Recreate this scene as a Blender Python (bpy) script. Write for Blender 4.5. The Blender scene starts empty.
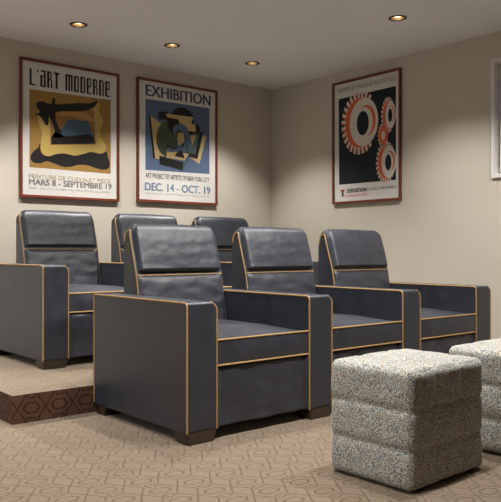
import bpy, bmesh, math, random
from math import sin, cos, pi, sqrt
from mathutils import Vector, noise
random.seed(4)
scene = bpy.context.scene
COL = scene.collection

# ------------------------------------------------------------------ materials
def srgb(r, g, b):
    f = lambda c: (c/255/12.92) if c/255 <= .04045 else ((c/255+.055)/1.055)**2.4
    return (f(r), f(g), f(b), 1)

def mat(name, col, rough=.5, metal=0, sheen=0, spec=.5, emit=None, estr=0):
    m = bpy.data.materials.new(name); m.use_nodes = True
    b = m.node_tree.nodes['Principled BSDF']
    b.inputs['Base Color'].default_value = col
    b.inputs['Roughness'].default_value = rough
    b.inputs['Metallic'].default_value = metal
    b.inputs['Specular IOR Level'].default_value = spec
    b.inputs['Sheen Weight'].default_value = sheen
    if emit:
        b.inputs['Emission Color'].default_value = emit
        b.inputs['Emission Strength'].default_value = estr
    return m

class NT:
    """small node-graph helper"""
    def __init__(s, m):
        s.t = m.node_tree; s.b = s.t.nodes['Principled BSDF']
    def n(s, kind, **kw):
        x = s.t.nodes.new(kind)
        for k, v in kw.items(): setattr(x, k, v)
        return x
    def l(s, a, b): s.t.links.new(a, b)
    def math(s, op, a, b=None, c=None):
        x = s.n('ShaderNodeMath', operation=op)
        for i, v in enumerate((a, b, c)):
            if v is None: continue
            if isinstance(v, (int, float)): x.inputs[i].default_value = v
            else: s.l(v, x.inputs[i])
        return x.outputs[0]
    def coord(s, which='Object'):
        return s.n('ShaderNodeTexCoord').outputs[which]
    def noise(s, vec, scale, detail=2, rough=.5):
        x = s.n('ShaderNodeTexNoise'); s.l(vec, x.inputs['Vector'])
        x.inputs['Scale'].default_value = scale; x.inputs['Detail'].default_value = detail
        x.inputs['Roughness'].default_value = rough
        return x.outputs['Fac']
    def ramp(s, fac, stops, interp='LINEAR'):
        x = s.n('ShaderNodeValToRGB'); x.color_ramp.interpolation = interp
        e = x.color_ramp.elements
        while len(e) < len(stops): e.new(.5)
        for q, (p, c) in zip(e, stops): q.position = p; q.color = c
        s.l(fac, x.inputs[0]); return x.outputs[0]
    def mix(s, fac, a, b):
        x = s.n('ShaderNodeMix', data_type='RGBA')
        if isinstance(fac, (int, float)): x.inputs[0].default_value = fac
        else: s.l(fac, x.inputs[0])
        for i, v in ((6, a), (7, b)):
            if isinstance(v, tuple): x.inputs[i].default_value = v
            else: s.l(v, x.inputs[i])
        return x.outputs[2]
    def bump(s, h, strength, dist=.002):
        x = s.n('ShaderNodeBump'); x.inputs['Strength'].default_value = strength
        x.inputs['Distance'].default_value = dist
        s.l(h, x.inputs['Height']); s.l(x.outputs[0], s.b.inputs['Normal'])

def make_leather():
    m = mat('charcoal_navy_leather', (.03, .032, .042, 1), LEATHER_ROUGH, sheen=.10, spec=.72)
    g = NT(m); c = g.coord()
    g.b.inputs['Sheen Tint'].default_value = (.55, .68, 1, 1); g.b.inputs['Sheen Roughness'].default_value = .35
    big = g.noise(c, 7, 4, .6); fine = g.noise(c, 320, 2)
    g.l(g.ramp(big, [(.3, LEATHER_A), (.7, LEATHER_B)]), g.b.inputs['Base Color'])
    g.l(g.math('MULTIPLY_ADD', big, .22, LEATHER_ROUGH-.11), g.b.inputs['Roughness'])
    wr = g.noise(c, 26, 3, .6)
    h = g.math('ADD', g.math('MULTIPLY', fine, .25), g.math('MULTIPLY', wr, 1.0))
    g.bump(h, .35, .003)
    return m

def make_carpet(name, CARPET_A, CARPET_A2, CARPET_B):
    m = mat(name, CARPET_A, .95, sheen=CARPET_SHEEN, spec=.1)
    g = NT(m)
    g.b.inputs['Sheen Roughness'].default_value = .45
    g.b.inputs['Sheen Tint'].default_value = CARPET_TINT
    uv = g.coord('UV'); sp = g.n('ShaderNodeSeparateXYZ'); g.l(uv, sp.inputs[0])
    wob = g.noise(uv, 60, 2)
    w = g.math('MULTIPLY_ADD', wob, .010, -.005)
    cell = lambda x, p, o: g.math('ABSOLUTE', g.math('SUBTRACT', g.math('FRACT', g.math('DIVIDE', g.math('ADD', g.math('ADD', x, w), o), p)), .5))
    au, av = cell(sp.outputs[0], .156, .016), cell(sp.outputs[1], .1335, .0713)
    near = lambda x, c, wd: g.math('LESS_THAN', g.math('ABSOLUTE', g.math('SUBTRACT', x, c)), wd)
    both = lambda p, q: g.math('MULTIPLY', p, q)
    diag = both(near(g.math('MULTIPLY_ADD', au, -1.69, .845), av, .05), g.math('LESS_THAN', av, .46))
    leg = both(near(au, .24, .024), g.math('GREATER_THAN', av, .42))
    bar = both(near(av, .395, .026), g.math('LESS_THAN', au, .14))
    stub = both(near(au, .13, .022), g.math('GREATER_THAN', av, .385))
    hx = g.math('MAXIMUM', g.math('DIVIDE', av, .19), g.math('MULTIPLY_ADD', au, 1/.29, g.math('MULTIPLY', av, .45/.19)))
    ring = near(hx, 1.0, .14)
    lines = diag
    for e_ in (leg, bar, stub, ring): lines = g.math('MAXIMUM', lines, e_)
    fib = g.noise(uv, 500, 2); mott = g.noise(uv, 30, 3)
    base = g.mix(g.math('MULTIPLY', mott, .5), CARPET_A, CARPET_A2)
    colr = g.mix(g.math('MULTIPLY', lines, .9), base, CARPET_B)
    g.l(colr, g.b.inputs['Base Color'])
    h = g.math('ADD', g.math('MULTIPLY', fib, .7), g.math('MULTIPLY', lines, -.8))
    g.bump(h, .6, .004)
    return m

def make_boucle():
    m = mat('speckled_ottoman_fabric', (.6, .55, .45, 1), .9, sheen=.35, spec=.2)
    g = NT(m); c = g.coord()
    g.b.inputs['Sheen Roughness'].default_value = .4
    g.b.inputs['Sheen Tint'].default_value = (.85, .93, 1, 1)
    a = g.noise(c, 215, 1.5, .5); b = g.noise(c, 95, 2, .5)
    dark = g.mix(g.ramp(b, [(.41, (0, 0, 0, 1)), (.52, (1, 1, 1, 1))]), OTT_BROWN, OTT_BLUE)
    fac = g.ramp(a, [(.47, (0, 0, 0, 1)), (.54, (1, 1, 1, 1))])
    g.l(g.mix(fac, dark, OTT_CREAM), g.b.inputs['Base Color'])
    g.bump(a, .5, .003)
    return m

def make_paint(name, col, bump=.05):
    m = mat(name, col, .75, spec=.25); g = NT(m); c = g.coord()
    n = g.noise(c, 3, 3); k = .96
    g.l(g.mix(n, (col[0]*k, col[1]*k, col[2]*k, 1), col), g.b.inputs['Base Color'])
    g.bump(g.noise(c, 140, 2), bump, .001)
    return m

def make_wood(name, a, b_, rough=.35, scale=6):
    m = mat(name, a, rough); g = NT(m); c = g.coord()
    mp = g.n('ShaderNodeMapping'); g.l(c, mp.inputs[0]); mp.inputs['Scale'].default_value = (scale, scale, scale*8)
    n = g.noise(mp.outputs[0], 4, 4, .6)
    g.l(g.ramp(n, [(.3, a), (.7, b_)]), g.b.inputs['Base Color'])
    return m

def make_print(name, col):
    m = mat(name, col, .55, spec=.3); g = NT(m)
    n = g.noise(g.coord(), 40, 3)
    g.l(g.mix(n, tuple(x*.92 for x in col[:3])+(1,), col), g.b.inputs['Base Color'])
    return m

LEATHER_A, LEATHER_B, LEATHER_ROUGH = (.0145, .0162, .0235, 1), (.0245, .027, .0385, 1), .44
CARPET_A, CARPET_A2, CARPET_B = (.215, .161, .111, 1), (.185, .138, .095, 1), (.110, .073, .043, 1)
CARPET_SHEEN, CARPET_TINT = .5, (1, .9, .75, 1)
OTT_BROWN, OTT_BLUE, OTT_CREAM = (.19, .115, .045, 1), (.13, .18, .22, 1), (.58, .56, .48, 1)
SPOT_COL, EXPOSURE, FILL_W = (1, .968, .935), .26, 7
ROWS = {4.92: (90, 98, .65, 0), 3.28: (74, 112, .75, 0), 1.76: (88, 110, .7, 18)}
M = {}
M['leather'] = make_leather()
M['piping'] = mat('tan_piping', (.36, .21, .075, 1), .55)
NT(M['piping']).l(NT(M['piping']).ramp(NT(M['piping']).noise(NT(M['piping']).coord(), 60, 2), [(.3, (.30, .175, .06, 1)), (.7, (.40, .245, .09, 1))]), M['piping'].node_tree.nodes['Principled BSDF'].inputs['Base Color'])
M['carpet'] = make_carpet('beige_trellis_carpet', CARPET_A, CARPET_A2, CARPET_B)
M['riser'] = make_carpet('shaded_trellis_carpet', (.095, .047, .030, 1), (.08, .039, .025, 1), (.032, .015, .011, 1))  # floor carpet again, with the riser's shade put into its colours
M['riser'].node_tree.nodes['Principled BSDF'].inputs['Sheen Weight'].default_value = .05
M['boucle'] = make_boucle()
M['button'] = make_print('ottoman_button_fabric', (.40, .38, .34, 1))
M['wall'] = make_paint('cream_wall_paint', (.62, .565, .475, 1))
M['ceil'] = make_paint('white_ceiling_paint', (.85, .85, .86, 1))
M['unseen_wall'] = make_paint('dark_brown_wall_paint', (.07, .033, .022, 1))  # unseen front wall, coloured dark to cut and warm the bounce light
M['trim'] = make_paint('white_gloss_trim', (.80, .78, .74, 1), .02)
M['foot'] = make_wood('walnut_foot', (.024, .015, .009, 1), (.044, .028, .017, 1))
M['frame'] = make_wood('mahogany_frame', (.12, .025, .012, 1), (.20, .05, .022, 1), .3)
M['blind'] = make_print('pale_blind_cloth', (.70, .64, .60, 1))
M['glass'] = mat('window_glass', (1, 1, 1, 1), .02); M['glass'].node_tree.nodes['Principled BSDF'].inputs['Transmission Weight'].default_value = 1
M['bronze'] = make_print('bronze_ring', (.07, .05, .035, 1)); M['bronze'].node_tree.nodes['Principled BSDF'].inputs['Metallic'].default_value = .8
M['reflector'] = mat('gold_reflector', (.75, .55, .28, 1), .3, metal=1)
M['lamp'] = mat('lit_lamp', (1, .9, .75, 1), .4, emit=(1, .88, .70, 1), estr=6)
M['dark'] = make_print('dark_underside_cloth', (.012, .011, .011, 1))
PRINT = {'paper': (.74, .71, .66, 1), 'ink': (.018, .016, .016, 1), 'ochre': (.36, .205, .052, 1), 'gold': (.56, .395, .115, 1),
         'umber': (.33, .175, .06, 1), 'amber': (.50, .28, .09, 1), 'slate': (.075, .13, .18, 1), 'denim': (.105, .155, .25, 1), 'haze': (.16, .23, .34, 1),
         'navy': (.05, .075, .13, 1), 'straw': (.60, .45, .20, 1), 'moss': (.085, .10, .062, 1), 'fern': (.085, .13, .13, 1),
         'steel': (.11, .16, .25, 1), 'night': (.010, .015, .022, 1), 'coral': (.74, .145, .055, 1), 'white': (.74, .69, .60, 1),
         'sand': (.48, .41, .27, 1), 'grey': (.22, .20, .185, 1), 'pale': (.46, .45, .44, 1)}
PM = {k: make_print('print_'+k, v) for k, v in PRINT.items()}

# ------------------------------------------------------------------ mesh helpers
def box_uv(bm):
    uv = bm.loops.layers.uv.verify()
    for f in bm.faces:
        n = f.normal; ax = max(range(3), key=lambda i: abs(n[i]))
        for l in f.loops:
            c = l.vert.co
            l[uv].uv = (c.x, c.y) if ax == 2 else ((c.x, c.z) if ax == 1 else (c.y, c.z))

def obj(name, bm, material, parent=None, smooth=True, uvs=False, loc=None):
    bm.normal_update()
    if uvs: box_uv(bm)
    me = bpy.data.meshes.new(name); bm.to_mesh(me); bm.free()
    for m_ in (material if isinstance(material, list) else [material]): me.materials.append(m_)
    if smooth:
        for p in me.polygons: p.use_smooth = True
    o = bpy.data.objects.new(name, me); COL.objects.link(o)
    if smooth:
        me.set_sharp_from_angle(angle=math.radians(60))
        w = o.modifiers.new('weighted', 'WEIGHTED_NORMAL'); w.keep_sharp = True; w.weight = 80
    if parent: o.parent = parent
    if loc: o.location = loc
    return o

def add_box(bm, x0, x1, y0, y1, z0, z1):
    v = [bm.verts.new((x, y, z)) for z in (z0, z1) for y in (y0, y1) for x in (x0, x1)]
    for f in ((0, 2, 3, 1), (4, 5, 7, 6), (0, 1, 5, 4), (2, 6, 7, 3), (0, 4, 6, 2), (1, 3, 7, 5)):
        bm.faces.new([v[i] for i in f])
    return v

def box_bm(x0, x1, y0, y1, z0, z1, bev=0, seg=3):
    bm = bmesh.new(); add_box(bm, x0, x1, y0, y1, z0, z1)
    if bev: bmesh.ops.bevel(bm, geom=bm.edges[:], offset=bev, segments=seg, affect='EDGES', profile=.5)
    return bm

def prism_bm(pts, a0, a1, axis, bev=0, seg=2):
    """pts: outline in the two other axes, extruded along axis ('x' or 'y')"""
    bm = bmesh.new()
    mk = (lambda p, a: (a, p[0], p[1])) if axis == 'x' else (lambda p, a: (p[0], a, p[1]))
    A = [bm.verts.new(mk(p, a0)) for p in pts]; B = [bm.verts.new(mk(p, a1)) for p in pts]
    n = len(pts)
    caps = [bm.faces.new(A), bm.faces.new(B[::-1])]
    for i in range(n): bm.faces.new([A[(i+1) % n], A[i], B[i], B[(i+1) % n]])
    bmesh.ops.recalc_face_normals(bm, faces=bm.faces[:])
    if bev:
        ed = [e for c in caps for e in c.edges]
        bmesh.ops.bevel(bm, geom=ed, offset=bev, segments=seg, affect='EDGES', profile=.5)
    return bm

def rounded(pts, rad, n=6):
    """round the corners of a closed outline; rad: one radius per corner"""
    out = []; N = len(pts)
    for i, p in enumerate(pts):
        r = rad[i]; P = Vector(p); a = Vector(pts[i-1])-P; b = Vector(pts[(i+1) % N])-P
        if r <= 0: out.append(tuple(P)); continue
        an = a.angle(b); d = min(r/math.tan(an/2), a.length*.49, b.length*.49)
        s, e = P+a.normalized()*d, P+b.normalized()*d
        for k in range(n+1):
            t = k/n; out.append(tuple(s*(1-t)**2+P*2*t*(1-t)+e*t*t))
    return out

def tube_bm(path, r, n=8):
    """a closed-ended tube along a list of points"""
    bm = bmesh.new(); P = [Vector(p) for p in path]; rings = []; up = None
    for i, p in enumerate(P):
        t = ((P[i+1]-p).normalized() if i < len(P)-1 else Vector()) + ((p-P[i-1]).normalized() if i else Vector())
        t.normalize()
        if up is None:
            up = t.orthogonal().normalized()
        else:
            up = (up-t*up.dot(t)).normalized()
        s = t.cross(up)
        rings.append([bm.verts.new(p+(up*cos(2*pi*k/n)+s*sin(2*pi*k/n))*r) for k in range(n)])
    for a, b in zip(rings, rings[1:]):
        for k in range(n): bm.faces.new([a[k], a[(k+1) % n], b[(k+1) % n], b[k]])
    bm.faces.new(rings[0][::-1]); bm.faces.new(rings[-1])
    bmesh.ops.recalc_face_normals(bm, faces=bm.faces[:])
    return bm

def arc_path(pts, r, n=5):
    """an open path with its inner corners rounded"""
    out = [pts[0]]
    for i in range(1, len(pts)-1):
        P = Vector(pts[i]); a = Vector(pts[i-1])-P; b = Vector(pts[i+1])-P
        d = min(r, a.length*.45, b.length*.45); s, e = P+a.normalized()*d, P+b.normalized()*d
        out += [tuple(s*(1-t)**2+P*2*t*(1-t)+e*t*t) for t in [k/n for k in range(n+1)]]
    return out+[pts[-1]]

def resample(pts, n):
    P = [Vector(p) for p in pts]; L = [0]
    for a, b in zip(P, P[1:]): L.append(L[-1]+(b-a).length)
    out = []
    for k in range(n+1):
        d = L[-1]*k/n; i = 0
        while i < len(P)-2 and L[i+1] < d: i += 1
        t = (d-L[i])/max(L[i+1]-L[i], 1e-9); out.append(P[i].lerp(P[i+1], min(max(t, 0), 1)))
    return out

def lathe_bm(prof, n=28):
    bm = bmesh.new(); rings = []
    for r, z in prof:
        rings.append([bm.verts.new((0, 0, z))] if r < 1e-6 else [bm.verts.new((r*cos(2*pi*k/n), r*sin(2*pi*k/n), z)) for k in range(n)])
    for a, b in zip(rings, rings[1:]):
        for k in range(n):
            q = [a[k % len(a)], a[(k+1) % n % len(a)], b[(k+1) % n % len(b)], b[k % len(b)]]
            f = []
            for v in q:
                if v not in f: f.append(v)
            if len(f) > 2: bm.faces.new(f)
    bmesh.ops.recalc_face_normals(bm, faces=bm.faces[:])
    return bm

def thing(name, label, cat, loc=(0, 0, 0), rz=0, group=None):
    o = bpy.data.objects.new(name, None); COL.objects.link(o)
    o.empty_display_size = .1; o.location = loc; o.rotation_euler = (0, 0, rz)
    o['label'] = label; o['category'] = cat
    if group: o['group'] = group
    return o

def struct(o):
    o['kind'] = 'structure'; return o

def dup(root, loc, label):
    def cp(o, parent):
        c = o.copy(); COL.objects.link(c); c.parent = parent
        for ch in o.children: cp(ch, c)
        return c
    r = cp(root, None); r.location = loc; r['label'] = label
    return r

# ------------------------------------------------------------------ the room (metres; x along the back wall, y towards it)
XL, XR, YF, YB, H = -1.6, 5.021, -2.4, 5.602, 2.6
struct(obj('floor', box_bm(XL, XR, YF, YB, -.1, 0), M['carpet'], uvs=True, smooth=False))
PX, PY, PZ = 1.433, 3.609, .15
bm = box_bm(PX, XR-.002, PY, YB-.002, .0005, PZ)
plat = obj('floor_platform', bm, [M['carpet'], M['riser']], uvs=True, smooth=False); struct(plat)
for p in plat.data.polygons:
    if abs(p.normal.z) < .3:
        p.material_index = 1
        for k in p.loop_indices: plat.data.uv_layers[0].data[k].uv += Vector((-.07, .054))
struct(obj('wall_back', box_bm(XL, XR+.2, YB, YB+.15, -.1, H+.25), M['wall'], smooth=False))
LY0, LY1, LZ0, LZ1 = 1.7, 4.1, .9, 2.3      # unseen window opening added in the left wall for cool fill
bm = bmesh.new()
add_box(bm, XL-.15, XL, YF, LY0, -.1, H+.25); add_box(bm, XL-.15, XL, LY1, YB, -.1, H+.25)
add_box(bm, XL-.15, XL, LY0, LY1, -.1, LZ0); add_box(bm, XL-.15, XL, LY0, LY1, LZ1, H+.25)
struct(obj('wall_left', bm, M['wall'], smooth=False))
struct(obj('wall_front', box_bm(XL-.15, XR+.2, YF-.15, YF, -.1, H+.25), M['unseen_wall'], smooth=False))
# right wall with the window opening
WY0, WY1, WZ0, WZ1 = 2.05, 3.006, 1.490, 2.367
bm = bmesh.new()
add_box(bm, XR, XR+.2, YF, WY0, -.1, H+.25); add_box(bm, XR, XR+.2, WY1, YB, -.1, H+.25)
add_box(bm, XR, XR+.2, WY0, WY1, -.1, WZ0); add_box(bm, XR, XR+.2, WY0, WY1, WZ1, H+.25)
struct(obj('wall_right', bm, M['wall'], smooth=False))
# ceiling with a round hole for every spotlight
SPOTS = [(x, y) for y in (4.92, 3.28, 1.76) for x in (-.06, .78, 1.62, 2.46, 3.30, 4.17) if y != 3.28 or x > 2]
cu = bpy.data.curves.new('ceiling', 'CURVE'); cu.dimensions = '2D'; cu.fill_mode = 'BOTH'
def spl(pts):
    s = cu.splines.new('POLY'); s.points.add(len(pts)-1); s.use_cyclic_u = True
    for p, q in zip(s.points, pts): p.co = (q[0], q[1], 0, 1)
spl([(XL, YF), (XR, YF), (XR, YB), (XL, YB)])
for x, y in SPOTS: spl([(x+.052*cos(2*pi*k/28), y+.052*sin(2*pi*k/28)) for k in range(28)])
tmp = bpy.data.objects.new('tmp', cu); COL.objects.link(tmp)
me = bpy.data.meshes.new_from_object(tmp.evaluated_get(bpy.context.evaluated_depsgraph_get()))
bpy.data.objects.remove(tmp)
me.name = 'ceiling'; me.materials.clear(); me.materials.append(M['ceil'])
o = bpy.data.objects.new('ceiling', me); COL.objects.link(o); o.location.z = H; struct(o)
for nm, b in (('baseboard_back', (XL, PX, YB-.014, YB, 0, .1)), ('baseboard_right', (XR-.014, XR, YF, PY, 0, .1)),
              ('baseboard_left', (XL, XL+.014, YF, YB, 0, .1)), ('baseboard_front', (XL, XR, YF, YF+.014, 0, .1))):
    struct(obj(nm, box_bm(*b, bev=.003), M['trim']))
# window
def ring_bm(y0, y1, z0, z1, w, x0, x1):
    """rectangular trim of width w around an opening in the right wall"""
    bm = bmesh.new()
    add_box(bm, x0, x1, y0-w, y0, z0-w, z1+w); add_box(bm, x0, x1, y1, y1+w, z0-w, z1+w)
    add_box(bm, x0, x1, y0, y1, z0-w, z0); add_box(bm, x0, x1, y0, y1, z1, z1+w)
    return bm
w2_ = struct(obj('added_window', ring_bm(LY0, LY1, LZ0, LZ1, .05, XL, XL+.02), M['trim'], smooth=False))  # trim of the added window, out of view
obj('window_frame', ring_bm(LY0+.04, LY1-.04, LZ0+.04, LZ1-.04, .04, XL-.09, XL-.05), M['trim'], w2_, smooth=False)
obj('mullion', box_bm(XL-.09, XL-.05, (LY0+LY1)/2-.02, (LY0+LY1)/2+.02, LZ0+.04, LZ1-.04), M['trim'], w2_, smooth=False)
win = struct(obj('window_1', ring_bm(WY0, WY1, WZ0, WZ1, .023, XR-.018, XR), M['trim'], smooth=False))
o = obj('window_frame', ring_bm(WY0+.04, WY1-.04, WZ0+.04, WZ1-.04, .04, XR+.10, XR+.14), M['trim'], win, smooth=False)
bm = bmesh.new()
for b in ((WY0, WY0+.006, WZ0, WZ1), (WY1-.006, WY1, WZ0, WZ1), (WY0, WY1, WZ0, WZ0+.006), (WY0, WY1, WZ1-.006, WZ1)):
    add_box(bm, XR-.01, XR+.15, *b)
obj('window_lining', bm, M['trim'], win, smooth=False)
obj('window_pane', box_bm(XR+.115, XR+.121, WY0+.04, WY1-.04, WZ0+.04, WZ1-.04), M['glass'], win, smooth=False)
rb = thing('roller_blind', 'pale pinkish grey roller blind drawn down inside the white framed window', 'blind', (XR+.036, (WY0+WY1)/2, WZ0+.02))
w2 = (WY1-WY0)/2-.02; hz = WZ1-WZ0-.03
obj('cloth', box_bm(-.001, .001, -w2, w2, .02, hz), M['blind'], rb, smooth=False)
obj('hem_bar', box_bm(-.006, .006, -w2, w2, .0, .024, .003), M['blind'], rb)
bm = tube_bm([(0, -w2, 0), (0, w2, 0)], .018, 14); obj('roller', bm, M['blind'], rb, loc=(.018, 0, hz-.022))

# ------------------------------------------------------------------ ceiling spotlights
def make_spot(label):
    t = thing('ceiling_spotlight', label, 'ceiling light', (0, 0, H), 0, 'recessed ceiling spotlights')
    obj('trim_ring', lathe_bm([(.050, .0), (.050, -.005), (.056, -.006), (.066, -.003), (.067, 0.0), (.050, 0)]), M['bronze'], t)
    obj('reflector', lathe_bm([(.0515, -.002), (.049, .01), (.040, .045), (.026, .055), (.0, .056)]), M['reflector'], t)
    obj('lamp', lathe_bm([(0, .012), (.016, .0125), (.025, .016), (.028, .024), (.024, .05), (0, .053)]), M['lamp'], t)
    return t
LBL = {(2.46, 4.92): 'recessed bronze ringed spotlight in the ceiling above the modern art picture',
       (3.30, 4.92): 'recessed bronze ringed ceiling spotlight above the blue exhibition picture',
       (4.17, 4.92): 'recessed bronze ringed ceiling spotlight nearest the corner of the room',
       (4.17, 3.28): 'recessed bronze ringed ceiling spotlight in front of the right wall, above the gear picture'}
proto = None
for x, y in SPOTS:
    lb = LBL.get((x, y), 'recessed bronze ringed ceiling spotlight out of view, left of or before the others')
    if proto is None: proto = make_spot(lb); proto.location = (x, y, H)
    else: dup(proto, (x, y, H), lb)
# ------------------------------------------------------------------ recliners
AW, AD, AZ0, AZ1, PITCH = .177, .905, .05, .66, .794
PR = .0050
def crown_inset(z):
    u = min(max((z-.985)/.055, 0), 1); return .040*(1-sqrt(max(1-u*u, 0)))

def foot_bm(y0, y1, yb0, yb1):
    bm = bmesh.new(); x0, x1 = .004, AW-.004
    top = [(x0, y0), (x1, y0), (x1, y1), (x0, y1)]; bot = [(x0-.002, yb0), (x1-.022, yb0), (x1-.022, yb1), (x0-.002, yb1)]
    T = [bm.verts.new((*p, AZ0+.004)) for p in top]; B = [bm.verts.new((*p, 0)) for p in bot]
    bm.faces.new(T); bm.faces.new(B[::-1])
    for i in range(4): bm.faces.new([B[i], B[(i+1) % 4], T[(i+1) % 4], T[i]])
    bmesh.ops.recalc_face_normals(bm, faces=bm.faces[:])
    bmesh.ops.bevel(bm, geom=bm.edges[:], offset=.003, segments=2, affect='EDGES')
    return bm

def arm(t, x):
    bv = .015; secs = []
    for k in range(6):                       # softly rounded front and rear ends
        th = pi/2*k/5; secs.append((bv*(1-sin(th)), bv*(1-cos(th))))
    secs = [(i, y) for i, y in secs]+[(i, AD-y) for i, y in secs[::-1]]
    bm = bmesh.new(); rows = []
    for i, y in secs:
        pr = rounded([(i, AZ0+i), (i, AZ1-i), (AW-i, AZ1-i), (AW-i, AZ0+i)], [.008, .010, .036, .008], 7)
        rows.append([bm.verts.new((x_, y, z_)) for x_, z_ in pr])
    n = len(rows[0])
    for r0, r1 in zip(rows, rows[1:]):
        for k in range(n): bm.faces.new([r0[k], r0[(k+1) % n], r1[(k+1) % n], r1[k]])
    bm.faces.new(rows[0]); bm.faces.new(rows[-1][::-1])
    bmesh.ops.recalc_face_normals(bm, faces=bm.faces[:])
    a = obj('armrest', bm, M['leather'], t, loc=(x, 0, 0))
    e = .002
    obj('piping', tube_bm(arc_path([(e, AD-.004, AZ0+.01), (e, AD-.004, AZ1-e), (e, e, AZ1-e), (e, e, AZ0+.004)], .022), PR), M['piping'], a)
    obj('piping', tube_bm(arc_path([(AW-.03, .012, AZ1+.0005), (AW-.004, e, AZ1-.028), (AW-e, e, AZ1-.05), (AW-e, e, AZ0+.004)], .014), PR*.85), M['piping'], a)
    for y in ((.0, .13, -.008, .085), (AD-.14, AD-.01, AD-.12, AD-.04)):
        obj('foot', foot_bm(*y), M['foot'], t, loc=(x, 0, 0))

def puff_bm(prof, nrm, x0, x1, bulge, lo=.07, hi=.1, sx=.05, nx=30, ns=36, seed=0., inset=True, rough=.002):
    """a padded panel: runs along prof (y, z) and bulges along nrm"""
    P = resample(prof, ns); bm = bmesh.new(); rows = []
    W = x1-x0
    q = lambda d: sqrt(max(1-(1-min(d, 1))**2, 0))
    for i, p in enumerate(P):
        s = i/ns
        a = P[max(i-1, 0)]; b = P[min(i+1, ns)]; tg = (b-a).normalized()
        n2 = Vector((tg.y, -tg.x)) * nrm
        bs = q(s/lo)*q((1-s)/hi); row = []
        for k in range(nx+1):
            t = k/nx; d = min(t, 1-t)*W
            bt = q(d/sx)
            ins = crown_inset(p.y) if inset else 0
            x = x0+ins+(W-2*ins)*t
            wr = noise.noise(Vector((x*9+seed, s*7+seed, seed)))*rough*2+noise.noise(Vector((x*24, s*10+seed, 3+seed)))*rough
            m = (bulge*(.82+.18*sin(pi*t)*sin(pi*s))+wr)*bs*bt
            row.append(bm.verts.new((x, p.x+n2.x*m, p.y+n2.y*m)))
        rows.append(row)
    for a, b in zip(rows, rows[1:]):
        for k in range(nx): bm.faces.new([a[k], a[k+1], b[k+1], b[k]])
    bmesh.ops.recalc_face_normals(bm, faces=bm.faces[:])
    c = Vector((0, 0, 0))
    return bm

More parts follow.
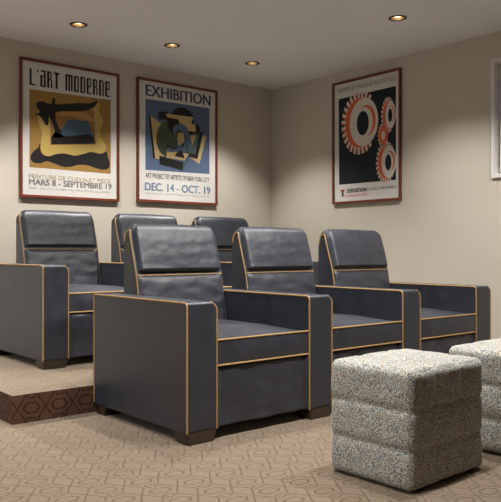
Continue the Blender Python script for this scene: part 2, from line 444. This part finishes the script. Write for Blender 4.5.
# side outline of the back, front edge from the seat up and over the top
FRONT = [(.690, .44), (.731, .672), (.752, .777), (.818, .985)]
APEX = [(.818, .985), (.826, 1.008), (.840, 1.024), (.858, 1.029), (.876, 1.022), (.888, 1.004), (.892, .982)]
def recliner(label, extra):
    t = thing('recliner', label, 'recliner', (0, 0, 0), 0, 'recliners of the home cinema')
    arm(t, 0)
    if extra: arm(t, PITCH)
    bx0, bx1 = AW+.012, PITCH-.012
    # chassis under the seat and behind the footrest
    obj('base', box_bm(AW+.003, PITCH-.007, .06, AD-.03, .07, .345, .004), M['dark'], t)
    # footrest panel
    fp = puff_bm([(.045, .050), (.006, .053), (.0, .065), (.0, .33), (.008, .346), (.05, .349)], 1, AW+.003, PITCH-.007, .011, .3, .16, .03, seed=2.3, inset=False, rough=.003)
    obj('footrest', fp, M['leather'], t)
    # seat cushion: a slab with a crowned top
    bm = bmesh.new(); nx, ny = 26, 26; X0, X1, Y0, Y1 = AW+.003, PITCH-.007, .004, .74
    def seat_top(u, v): return .474+.034*(1-(2*u-1)**4)*min(1, v*2.6)*(1-.25*v)+noise.noise(Vector((u*5, v*6, 1.7)))*.0025*min(1, v*4)
    G = [[bm.verts.new((X0+(X1-X0)*i/nx, Y0+(Y1-Y0)*j/ny, seat_top(i/nx, j/ny))) for i in range(nx+1)] for j in range(ny+1)]
    for j in range(ny):
        for i in range(nx): bm.faces.new([G[j][i], G[j][i+1], G[j+1][i+1], G[j+1][i]])
    F = [[bm.verts.new((X0+(X1-X0)*i/nx, Y0-.008*sin(pi*k/6)*min(1, 6*min(i, nx-i)/nx), .474-(.474-.352)*k/6)) for i in range(nx+1)] for k in range(1, 7)]
    F.insert(0, G[0])
    for k in range(6):
        for i in range(nx): bm.faces.new([F[k+1][i], F[k+1][i+1], F[k][i+1], F[k][i]])
    bk = [bm.verts.new((X0, Y1, .352)), bm.verts.new((X1, Y1, .352))]
    bm.faces.new([F[6][i] for i in range(nx+1)][::-1]+bk) if False else None
    bm.faces.new([F[6][0], bk[0], bk[1]]+[F[6][i] for i in range(nx, 0, -1)])
    bm.faces.new([bk[1], bk[0]]+[G[ny][i] for i in range(nx+1)])
    bm.faces.new([bk[0]]+[F[k][0] for k in range(6, -1, -1)]+[G[j][0] for j in range(1, ny+1)])
    bm.faces.new([bk[1]]+[G[j][nx] for j in range(ny, 0, -1)]+[F[k][nx] for k in range(0, 7)])
    bmesh.ops.recalc_face_normals(bm, faces=bm.faces[:])
    st = obj('seat_cushion', bm, M['leather'], t)
    for z in (.474, .352):
        obj('piping', tube_bm([(X0, Y0-.001, z), (X1, Y0-.001, z)], PR), M['piping'], st)
    # back: core with flat leather sides
    prof = FRONT+APEX[1:]+[(.897, .90), (.897, .345), (.66, .345)]
    bm = bmesh.new(); nx = 20; rows = []
    for k in range(nx+1):
        row = []
        for y, z in prof:
            ins = crown_inset(z); row.append(bm.verts.new((bx0+ins+(bx1-bx0-2*ins)*k/nx, y, z)))
        rows.append(row)
    n = len(prof)
    for a, b in zip(rows, rows[1:]):
        for i in range(n): bm.faces.new([a[i], a[(i+1) % n], b[(i+1) % n], b[i]])
    bm.faces.new(rows[0][::-1]); bm.faces.new(rows[-1])
    bmesh.ops.recalc_face_normals(bm, faces=bm.faces[:])
    bk = obj('backrest', bm, M['leather'], t)
    side = resample(FRONT+APEX[1:]+[(.893, .955)], 44)
    inner = []
    for i, p in enumerate(side):             # welt set just behind the front edge of the side
        tg = (side[min(i+1, len(side)-1)]-side[max(i-1, 0)]).normalized(); inner.append(p+Vector((tg.y, -tg.x))*.008)
    for s in (0, 1):
        xs = lambda z: (bx0+crown_inset(z)-.001) if s == 0 else (bx1-crown_inset(z)+.001)
        obj('piping', tube_bm([(xs(p.y), q.x, q.y) for p, q in zip(side, inner)], PR), M['piping'], bk)
    obj('piping', tube_bm([(bx0, .7475, .7625), (bx1, .7475, .7625)], PR*.85), M['piping'], bk)
    lo = puff_bm([(.688, .44), (.731, .672), (.750, .765)], -1, bx0+.006, bx1-.004, .020, .05, .16, .025, nx=44, seed=5.1, inset=False, rough=.0015)
    obj('back_cushion', lo, M['leather'], bk)
    hp = [(.752, .780), (.752, .781)]+FRONT[3:]+APEX[1:]
    hd = puff_bm([(.757, .779)]+FRONT[3:]+APEX[1:], -1, bx0+.006, bx1-.004, .043, .03, .5, .03, ns=60, nx=44, seed=8.7, rough=.0012)
    obj('headrest', hd, M['leather'], bk)
    return t

X0, YR1, YR2 = 1.892, 2.698, 4.274
plain = recliner('', False)
last = recliner('', True)
plain.location = (X0, YR1, 0); plain['label'] = 'charcoal leather recliner with tan piping at the left end of the front row'
dup(plain, (X0+PITCH, YR1, 0), 'charcoal leather recliner with tan piping in the middle of the front row')
last.location = (X0+2*PITCH, YR1, 0); last['label'] = 'charcoal leather recliner with tan piping at the right end of the front row'
dup(plain, (X0, YR2, PZ), 'charcoal leather recliner with tan piping at the left end of the raised back row')
dup(plain, (X0+PITCH, YR2, PZ), 'charcoal leather recliner with tan piping in the middle of the raised back row')
dup(last, (X0+2*PITCH, YR2, PZ), 'charcoal leather recliner with tan piping at the right end of the raised back row')

# ------------------------------------------------------------------ ottomans
def ottoman(label):
    t = thing('ottoman', label, 'ottoman', (0, 0, 0), 0, 'tufted cube ottomans')
    S, SY, Z0, Z1 = .506, .402, .006, .455; N = 48
    half = Vector((S/2, SY/2, (Z1-Z0)/2)); mid = Vector((0, 0, (Z0+Z1)/2)); R = .026
    bm = bmesh.new(); cache = {}
    def seam(a): # distance from the nearest inner seam of three pads, 0..1
        f = (a+1)/2*3; k = abs(f-round(f)) if 0 < round(f) < 3 else 1
        return k
    def pt(c):
        key = tuple(round(x, 5) for x in c)
        if key in cache: return cache[key]
        p = Vector((c[0]*half.x, c[1]*half.y, c[2]*half.z))
        inn = Vector([max(-h+R, min(h-R, x)) for x, h in zip(p, half)])
        d = p-inn; nn = d.normalized() if d.length > 1e-6 else Vector((0, 0, 1))
        q = inn+nn*R
        ax = max(range(3), key=lambda i: abs(c[i])); oth = [i for i in range(3) if i != ax]
        g = lambda x, w: 1-math.exp(-(x/w)**2)
        off = 0
        for i in oth:
            s = seam(c[i]); deep = .0065 if (i == 2) else (.0018 if ax != 2 else .005)
            off -= deep*(1-g(s, .09))
        # each pad swells
        f = [((c[i]+1)/2*3) % 1 for i in oth]
        off += .005*sqrt(max(sin(pi*f[0]), 0)*max(sin(pi*f[1]), 0))
        if ax == 2 and c[2] > 0: off += .016*(1-c[0]**2)*(1-c[1]**2)
        if ax == 2 and c[2] < 0: off = 0
        off += noise.noise(Vector(c)*3.1)*.003
        v = bm.verts.new(mid+q+nn*off); cache[key] = v; return v
    for ax in range(3):
        o1, o2 = [(1, 2), (2, 0), (0, 1)][ax]
        for sg in (-1, 1):
            for i in range(N):
                for j in range(N):
                    q = []
                    for a, b in ((i, j), (i+1, j), (i+1, j+1), (i, j+1)):
                        c = [0, 0, 0]; c[ax] = sg; c[o1] = 2*a/N-1; c[o2] = 2*b/N-1; q.append(pt(c))
                    bm.faces.new(q if sg > 0 else q[::-1])
    bmesh.ops.recalc_face_normals(bm, faces=bm.faces[:])
    body = obj('cushion', bm, M['boucle'], t)
    w = S/2-.006; wy = SY/2-.006; zc = mid.z; k3 = S/6; kz = (Z1-Z0)/6
    bt = bpy.data.meshes.new('tuft_button')
    b2 = bmesh.new(); bmesh.ops.create_uvsphere(b2, u_segments=12, v_segments=8, radius=.0055); b2.to_mesh(bt); b2.free()
    bt.materials.append(M['button'])
    for p in bt.polygons: p.use_smooth = True
    for a in (-k3, k3):
        for z in (zc-kz, zc+kz):
            for loc in ((-w, a, z), (w, a, z), (a, -wy, z), (a, wy, z)):
                b = bpy.data.objects.new('tuft_button', bt); COL.objects.link(b); b.parent = body; b.location = loc
        for a2 in (-k3, k3):
            b = bpy.data.objects.new('tuft_button', bt); COL.objects.link(b); b.parent = body; b.location = (a, a2, Z1-.004)
    for sx in (-1, 1):
        for sy in (-1, 1):
            obj('foot', lathe_bm([(0, 0), (.018, 0), (.022, .02), (0, .02)], 16), M['foot'], t, loc=(sx*.17, sy*.17, 0))
    return t
ot = ottoman('speckled cream and blue grey tufted cube ottoman standing whole before the recliners')
ot.location = (2.384, 1.826, 0); ot.rotation_euler.z = math.radians(1.5)
dup(ot, (3.094, 1.750, 0), 'speckled cream and grey tufted cube ottoman cut off by the right edge of the picture')
ART = {
 '1': {'poly': [
  ('ochre',1,0,[(0.082,0.882),(0.824,0.891),(0.824,0.241),(0.082,0.245)]),
  ('ink',2,1,[(0.091,0.331),(0.112,0.37),(0.159,0.414),(0.195,0.452),(0.459,0.469),(0.756,0.443),(0.793,0.391),(0.813,0.338),(0.805,0.291),(0.756,0.273),(0.685,0.28),(0.605,0.299),(0.527,0.3),(0.459,0.279),(0.383,0.268),(0.309,0.287),(0.235,0.305),(0.18,0.285),(0.127,0.283),(0.097,0.301)]),
  ('gold',3,1,[(0.152,0.654),(0.171,0.587),(0.19,0.529),(0.179,0.459),(0.177,0.399),(0.199,0.357),(0.253,0.348),(0.312,0.371),(0.387,0.383),(0.479,0.373),(0.556,0.392),(0.635,0.417),(0.715,0.41),(0.766,0.429),(0.78,0.472),(0.752,0.519),(0.723,0.567),(0.725,0.622),(0.748,0.676),(0.735,0.733),(0.703,0.784),(0.715,0.822),(0.687,0.858),(0.556,0.819),(0.365,0.79),(0.217,0.756),(0.154,0.714)]),
  ('umber',4,0,[(0.253,0.713),(0.659,0.785),(0.679,0.488),(0.264,0.443)]),
  ('amber',5,1,[(0.327,0.718),(0.556,0.751),(0.615,0.718),(0.421,0.702),(0.346,0.7)]),
  ('amber',5,1,[(0.482,0.693),(0.635,0.717),(0.655,0.683),(0.615,0.686)]),
  ('slate',5,0,[(0.336,0.548),(0.425,0.672),(0.607,0.683),(0.659,0.557),(0.498,0.537),(0.35,0.532)]),
  ('ink',6,0,[(0.268,0.447),(0.268,0.509),(0.305,0.559),(0.355,0.536),(0.425,0.531),(0.521,0.55),(0.615,0.567),(0.663,0.548),(0.675,0.493)]),
  ('ink',6,0,[(0.257,0.73),(0.323,0.77),(0.305,0.707),(0.312,0.643),(0.357,0.564),(0.374,0.513),(0.281,0.504),(0.301,0.562),(0.272,0.645),(0.25,0.674)]),
  ('ink',6,0,[(0.268,0.777),(0.283,0.828),(0.305,0.838),(0.301,0.785)]),
  ('ink',7,1,[(0.141,0.747),(0.148,0.778),(0.19,0.794),(0.253,0.782),(0.336,0.79),(0.431,0.807),(0.527,0.826),(0.615,0.834),(0.689,0.867),(0.679,0.826),(0.635,0.788),(0.556,0.761),(0.459,0.747),(0.365,0.735),(0.299,0.715),(0.253,0.701),(0.244,0.613),(0.22,0.605),(0.195,0.643),(0.166,0.671),(0.127,0.68),(0.166,0.702)]),
 ],'text': [
  ("L'ART MODERNE", 'ink', 'deco', 8, [0.081, 0.914, 0.821, 1.051]),
  ('PEINTURE DE CHEVALET PIÈCE', 'sand', 'text', 8, [0.076, 0.1565, 0.82, 0.2005]),
  ('MARS 8 - SEPTEMBRE 19', 'grey', 'bold', 8, [0.076, 0.105, 0.83, 0.1515]),
  ("PARIS · INSTITUT DE PEINTURE · BOULEVARD DE L'OPERA", 'pale', 'text', 8, [0.077, 0.0715, 0.823, 0.0865]),
 ]},
 '2': {'poly': [
  ('denim',1,0,[(0.09,0.941),(0.82,0.948),(0.82,0.303),(0.09,0.291)]),
  ('ink',2,0,[(0.637,0.782),(0.633,0.749),(0.622,0.716),(0.604,0.686),(0.58,0.66),(0.551,0.639),(0.52,0.625),(0.486,0.618),(0.454,0.618),(0.423,0.626),(0.395,0.64),(0.372,0.661),(0.355,0.687),(0.344,0.716),(0.34,0.748),(0.344,0.78),(0.355,0.812),(0.372,0.842),(0.395,0.868),(0.423,0.889),(0.454,0.903),(0.486,0.911),(0.52,0.912),(0.551,0.905),(0.58,0.891),(0.604,0.871),(0.622,0.845),(0.633,0.815)]),
  ('ink',2,0,[(0.231,0.845),(0.338,0.848),(0.344,0.775),(0.231,0.768)]),
  ('ink',2,0,[(0.126,0.795),(0.304,0.707),(0.275,0.394),(0.173,0.403)]),
  ('straw',3,0,[(0.144,0.796),(0.304,0.71),(0.286,0.4),(0.196,0.403)]),
  ('ink',2,0,[(0.707,0.721),(0.706,0.708),(0.703,0.696),(0.698,0.685),(0.691,0.675),(0.683,0.668),(0.674,0.663),(0.665,0.661),(0.655,0.661),(0.646,0.664),(0.638,0.67),(0.631,0.678),(0.626,0.688),(0.623,0.699),(0.622,0.711),(0.623,0.724),(0.626,0.736),(0.631,0.747),(0.638,0.756),(0.646,0.764),(0.655,0.769),(0.665,0.771),(0.674,0.771),(0.683,0.768),(0.691,0.762),(0.698,0.754),(0.703,0.744),(0.706,0.733)]),
  ('moss',4,0,[(0.445,0.612),(0.442,0.575),(0.433,0.539),(0.419,0.506),(0.399,0.478),(0.376,0.456),(0.351,0.442),(0.324,0.435),(0.298,0.437),(0.272,0.447),(0.25,0.465),(0.231,0.489),(0.217,0.518),(0.209,0.552),(0.206,0.588),(0.209,0.624),(0.217,0.66),(0.231,0.692),(0.25,0.72),(0.272,0.742),(0.298,0.757),(0.324,0.764),(0.351,0.763),(0.376,0.754),(0.399,0.737),(0.419,0.713),(0.433,0.683),(0.442,0.649)]),
  ('ink',5,0,[(0.314,0.805),(0.466,0.81),(0.486,0.727),(0.395,0.641),(0.344,0.694)]),
  ('straw',6,0,[(0.31,0.831),(0.626,0.836),(0.601,0.775),(0.648,0.763),(0.656,0.698),(0.555,0.697),(0.513,0.751),(0.466,0.762),(0.452,0.795),(0.324,0.8)]),
  ('ink',5,0,[(0.57,0.685),(0.74,0.707),(0.675,0.436),(0.538,0.456)]),
  ('straw',4,0,[(0.555,0.464),(0.697,0.393),(0.781,0.667),(0.738,0.675),(0.677,0.45)]),
  ('fern',6,0,[(0.576,0.668),(0.699,0.688),(0.648,0.482),(0.551,0.491)]),
  ('straw',7,0,[(0.584,0.652),(0.66,0.667),(0.614,0.566)]),
  ('straw',6,0,[(0.452,0.672),(0.517,0.669),(0.517,0.59),(0.456,0.544),(0.439,0.603)]),
  ('steel',8,1,[(0.391,0.7),(0.415,0.739),(0.517,0.751),(0.563,0.705),(0.58,0.626),(0.614,0.548),(0.584,0.535),(0.542,0.586),(0.517,0.669),(0.439,0.685),(0.415,0.641),(0.395,0.656)]),
  ('steel',7,1,[(0.338,0.522),(0.395,0.506),(0.497,0.544),(0.513,0.515),(0.395,0.48),(0.322,0.487)]),
  ('straw',6,0,[(0.324,0.487),(0.439,0.488),(0.576,0.479),(0.555,0.412),(0.314,0.419)]),
  ('ink',8,0,[(0.407,0.444),(0.452,0.496),(0.493,0.503),(0.526,0.43),(0.466,0.439)]),
  ('ink',7,0,[(0.239,0.433),(0.509,0.392),(0.501,0.316),(0.243,0.354)]),
  ('fern',7,0,[(0.509,0.392),(0.572,0.479),(0.572,0.427),(0.505,0.316)]),
  ('ink',6,0,[(0.324,0.55),(0.374,0.516),(0.476,0.535),(0.517,0.577),(0.513,0.539),(0.415,0.496),(0.33,0.505)]),
 ],'text': [
  ('EXHIBITION', 'navy', 'bold', 8, [0.091, 0.971, 0.825, 1.0735]),
  ('ART PROJECT BY ARTISTS OF NEW YORK CITY', 'ink', 'text', 8, [0.09, 0.207, 0.819, 0.266]),
  ('DEC. 14 - OCT. 19', 'haze', 'bold', 8, [0.084, 0.1075, 0.824, 0.178]),
  ('MUSEUM GALLERY · FURTHER INFORMATION · PUBLIC WELCOME', 'pale', 'text', 8, [0.087, 0.0755, 0.815, 0.0885]),
 ]},
 '3': {'poly': [
  ('night',1,0,[(0.074,0.997),(0.754,1.004),(0.754,0.179),(0.08,0.183)]),
  ('ink',2,0,[(0.114,0.128),(0.138,0.128),(0.138,0.068),(0.114,0.067)]),
  ('coral',3,0,[(0.092,0.131),(0.158,0.133),(0.138,0.109),(0.112,0.109)]),
  ('ink',4,0,[(0.107,0.13),(0.143,0.131),(0.139,0.116),(0.111,0.116)]),
 ],'text': [
  ('DESSINS ET MODÈLES INDUSTRIELS', 'grey', 'text', 8, [0.076, 1.0565, 0.76, 1.1045]),
  ('EXPOSITION', 'ink', 'bold', 8, [0.182, 0.0985, 0.41, 0.136]),
  ('DU 10 OCT.', 'grey', 'text', 8, [0.416, 0.107, 0.557, 0.1355]),
  ('TOUS LES MARDIS 12', 'ink', 'text', 8, [0.574, 0.111, 0.759, 0.1325]),
  ('GALERIE DES ARTS', 'coral', 'text', 8, [0.155, 0.062, 0.428, 0.0815]),
 ]},
}
# ------------------------------------------------------------------ framed pictures
def poly(bm, pts, z, mi, smooth=False):
    if smooth:
        n = len(pts); out = []
        for i in range(n):
            p0, p1, p2, p3 = (Vector(pts[(i+k-1) % n]) for k in range(4))
            for t in (0, .25, .5, .75):
                out.append(.5*((2*p1)+(p2-p0)*t+(2*p0-5*p1+4*p2-p3)*t*t+(3*p1-p0-3*p2+p3)*t**3))
        pts = out
    f = bm.faces.new([bm.verts.new((p[0], -z, p[1])) for p in pts]); f.material_index = mi
    f.normal_update()
    if f.normal.y > 0: f.normal_flip()

def text_bm(s, box, z, bold):
    cu = bpy.data.curves.new('t', 'FONT'); cu.body = s; cu.offset = .001; cu.resolution_u = 3
    o = bpy.data.objects.new('t', cu); COL.objects.link(o); bpy.context.view_layer.update()
    me = bpy.data.meshes.new_from_object(o.evaluated_get(bpy.context.evaluated_depsgraph_get()))
    bpy.data.objects.remove(o)
    bm = bmesh.new(); bm.from_mesh(me)
    xs = [v.co.x for v in bm.verts]; ys = [v.co.y for v in bm.verts]
    a, b, c, d = min(xs), max(xs), min(ys), max(ys)
    for v in bm.verts:
        v.co = (box[0]+(v.co.x-a)/(b-a)*(box[2]-box[0]), -z, box[1]+(v.co.y-c)/(d-c)*(box[3]-box[1]))
    if bold:                                  # heavier strokes
        g = bmesh.ops.duplicate(bm, geom=bm.verts[:]+bm.edges[:]+bm.faces[:])
        for v in g['geom']:
            if isinstance(v, bmesh.types.BMVert): v.co.x += (box[3]-box[1])*.085; v.co.y -= .0001
    bmesh.ops.triangulate(bm, faces=bm.faces[:]); bm.normal_update()
    for f in bm.faces:
        if f.normal.y > 0: f.normal_flip()
    return bm

# tall narrow letters of the first picture: (x, y, w, h) strokes in a 1 x 1 cell
DECO = {'L': [(0, 0, .36, 1), (0, 0, .9, .10)], "'": [(.2, .82, .4, .18)],
        'A': [(0, 0, .36, .70), (.60, 0, .30, 1), (.1, .90, .62, .10), (.1, 0, .6, .09), (.1, .62, .6, .08)],
        'R': [(0, 0, .36, 1), (.2, .9, .5, .10), (.55, .55, .22, .4), (.2, .46, .5, .09), (.62, 0, .24, .48)],
        'T': [(.28, 0, .36, 1), (0, .88, .92, .12)],
        'M': [(0, 0, .26, 1), (.38, 0, .22, 1), (.72, 0, .22, 1), (.1, .9, .75, .10)],
        'O': [(0, .03, .36, .94), (.62, .05, .26, .9), (.1, .9, .66, .10), (.1, 0, .66, .10)],
        'D': [(0, 0, .36, 1), (.62, .06, .26, .86), (.1, .9, .66, .10), (.1, 0, .66, .10)],
        'E': [(0, .03, .36, .94), (.1, .9, .7, .10), (.62, .5, .22, .42), (.2, .44, .6, .08), (.1, 0, .74, .10)],
        'N': [(0, 0, .36, 1), (.62, 0, .26, .92), (.1, .9, .66, .10)]}
def deco_bm(s, box, z):
    wid = {"'": .5, ' ': .7, 'M': 1.35}
    tot = sum(wid.get(c, 1)+.13 for c in s)-.13; u = (box[2]-box[0])/tot; x = box[0]; h = box[3]-box[1]
    bm = bmesh.new()
    for c in s:
        w = wid.get(c, 1)*u
        for a, b, p, q in DECO.get(c, []):
            poly(bm, [(x+a*w, box[1]+b*h), (x+(a+p)*w, box[1]+b*h), (x+(a+p)*w, box[1]+(b+q)*h), (x+a*w, box[1]+(b+q)*h)], z, 0)
        x += w+.13*u
    return bm

def gear_polys(P, c, rx, ry, tooth, n, sx, hole, light_first=True):
    """a cut-away looking gear: red toothed body behind, pale disc in front, red and dark bore"""
    bx, by = c[0]+sx, c[1]
    def e(cx, cy, a, b, m=40): return [(cx+a*cos(2*pi*k/m), cy+b*sin(2*pi*k/m)) for k in range(m)]
    P.append(('coral', 2, e(bx, by, rx*1.12, ry*1.12)))
    for k in range(n):
        a = 2*pi*k/n
        if cos(a) > .72: continue
        d = .26*2*pi/n*1.05
        q = [(bx+rx*r*cos(a+s*d*f), by+ry*r*sin(a+s*d*f)) for r, s, f in ((1.02, -1, 1.05), (1.02+tooth, -1, .8), (1.02+tooth, 1, .8), (1.02, 1, 1.05))]
        P.append(('white', 3, q))
        q = [(bx+rx*r*cos(a+s), by+ry*r*sin(a+s)) for r, s in ((1.02, d*.9), (1.02+tooth, d*.7), (1.0+tooth, d*1.6), (1.02, d*1.9))]
        P.append(('coral', 2, q))
    P.append(('white', 4, e(c[0], c[1], rx, ry)))
    P.append(('coral', 5, e(c[0]+rx*.16, c[1]+ry*.03, rx*hole*1.35, ry*hole*1.3)))
    P.append(('white', 6, e(c[0]+rx*.02, c[1]-ry*.02, rx*hole*1.22, ry*hole*1.25)))
    P.append(('night', 7, e(c[0]-rx*.06, c[1]-ry*.04, rx*hole*.85, ry*hole*1.0)))

def picture(key, w, h, label, loc, rz):
    t = thing('framed_picture', label, 'picture', loc, rz, 'mahogany framed exhibition pictures')
    FW, FD = .021, .026
    bm = bmesh.new()
    def bar(o_, i_):  # mitred frame side between outer and inner corners
        A = [bm.verts.new((o_[k][0], y, o_[k][1])) for y in (0, -FD) for k in (0, 1)]
        B = [bm.verts.new((i_[k][0], y, i_[k][1])) for y in (0, -FD+.004) for k in (0, 1)]
        for f in ((A[0], A[1], A[3], A[2]), (B[0], B[2], B[3], B[1]), (A[2], A[3], B[3], B[2]), (A[0], B[0], B[1], A[1]), (A[0], A[2], B[2], B[0]), (A[1], B[1], B[3], A[3])):
            bm.faces.new(f)
    O = [(0, 0), (w, 0), (w, h), (0, h)]; I = [(FW, FW), (w-FW, FW), (w-FW, h-FW), (FW, h-FW)]
    for k in range(4): bar((O[k], O[(k+1) % 4]), (I[k], I[(k+1) % 4]))
    bmesh.ops.recalc_face_normals(bm, faces=bm.faces[:])
    obj('frame', bm, M['frame'], t, smooth=False)
    names = list(PM); mats = [PM[n] for n in names]
    bm = bmesh.new(); ZB, DZ = .012, .00025
    poly(bm, [(FW-.004, FW-.004), (w-FW+.004, FW-.004), (w-FW+.004, h-FW+.004), (FW-.004, h-FW+.004)], ZB, 0)
    P = [(c, lv, p) if not sm else (c, lv, p, True) for c, lv, sm, p in ART[key]['poly']]
    if key == '3':
        gear_polys(P, (.385, .738), .170, .222, .30, 27, -.050, .50)
        gear_polys(P, (.695, .760), .056, .120, .34, 22, -.030, .50)
        gear_polys(P, (.675, .345), .082, .142, .32, 24, -.036, .50)
        gear_polys(P, (.612, .590), .048, .086, .26, 16, .0, .30)
        P.append(('coral', 8, [(.612+.050*cos(2*pi*k/32), .590+.088*sin(2*pi*k/32)) for k in range(32)]))
        P.append(('white', 9, [(.614+.021*cos(2*pi*k/24), .588+.040*sin(2*pi*k/24)) for k in range(24)]))
    for q in P: poly(bm, q[2], ZB+DZ*q[1], names.index(q[0]), len(q) > 3)
    pr = obj('print', bm, mats, t, smooth=False)
    for s, c, kind, lv, box in ART[key]['text']:
        b = deco_bm(s, box, ZB+DZ*lv) if kind == 'deco' else text_bm(s, box, ZB+DZ*lv, kind == 'bold')
        obj('lettering', b, PM[c], pr, smooth=False)
    return t
picture('1', .904, 1.130, 'mahogany framed ochre modern art picture of a tree and mountain in a wavy gold frame', (2.278, YB-.0015, 1.338), 0)
picture('2', .911, 1.128, 'mahogany framed blue exhibition picture with dark and straw coloured cut shapes', (3.367, YB-.0015, 1.350), 0)
picture('3', .809, 1.155, 'mahogany framed picture of red and white gears on black, on the right wall', (XR-.0015, 4.711, 1.346), -pi/2)

# ------------------------------------------------------------------ light
for x, y in SPOTS:
    watt, deg, blend, tilt = ROWS[y]
    L = bpy.data.lights.new('spot_lamp', 'SPOT'); L.energy = watt; L.color = SPOT_COL; L.spot_size = math.radians(deg); L.spot_blend = blend
    L.shadow_soft_size = .035
    o = bpy.data.objects.new('spot_lamp', L); COL.objects.link(o); o.location = (x, y, H-.012); o.rotation_euler = (math.radians(tilt), 0, 0)
L = bpy.data.lights.new('added_fill', 'AREA'); L.shape = 'RECTANGLE'; L.size = LY1-LY0; L.size_y = LZ1-LZ0; L.energy = FILL_W; L.color = (.80, .90, 1)  # weak cool fill lamp, added outside the made-up left opening
o = bpy.data.objects.new('added_fill', L); COL.objects.link(o); o.location = (XL-.16, (LY0+LY1)/2, (LZ0+LZ1)/2); o.rotation_euler = (0, -pi/2, 0)
o.rotation_euler = (pi/2, 0, -pi/2)
wd = bpy.data.worlds.new('world'); scene.world = wd; wd.use_nodes = True
wd.node_tree.nodes['Background'].inputs[0].default_value = (.6, .75, 1, 1); wd.node_tree.nodes['Background'].inputs[1].default_value = .3

# ------------------------------------------------------------------ camera and view
cam = bpy.data.cameras.new('camera'); cam.lens = 36*712.1/501; cam.sensor_width = 36; cam.sensor_fit = 'HORIZONTAL'; cam.clip_start = .05
co = bpy.data.objects.new('camera', cam); COL.objects.link(co)
co.location = (0, 0, .9); co.rotation_euler = (pi/2, 0, -math.radians(40.14)); scene.camera = co
scene.view_settings.view_transform = 'Standard'; scene.view_settings.look = 'None'
scene.view_settings.exposure = EXPOSURE; scene.view_settings.gamma = 1; scene.view_settings.use_curve_mapping = False
scene.cycles.max_bounces = 10; scene.cycles.diffuse_bounces = 6; scene.cycles.sample_clamp_indirect = 4
scene.cycles.use_denoising = True
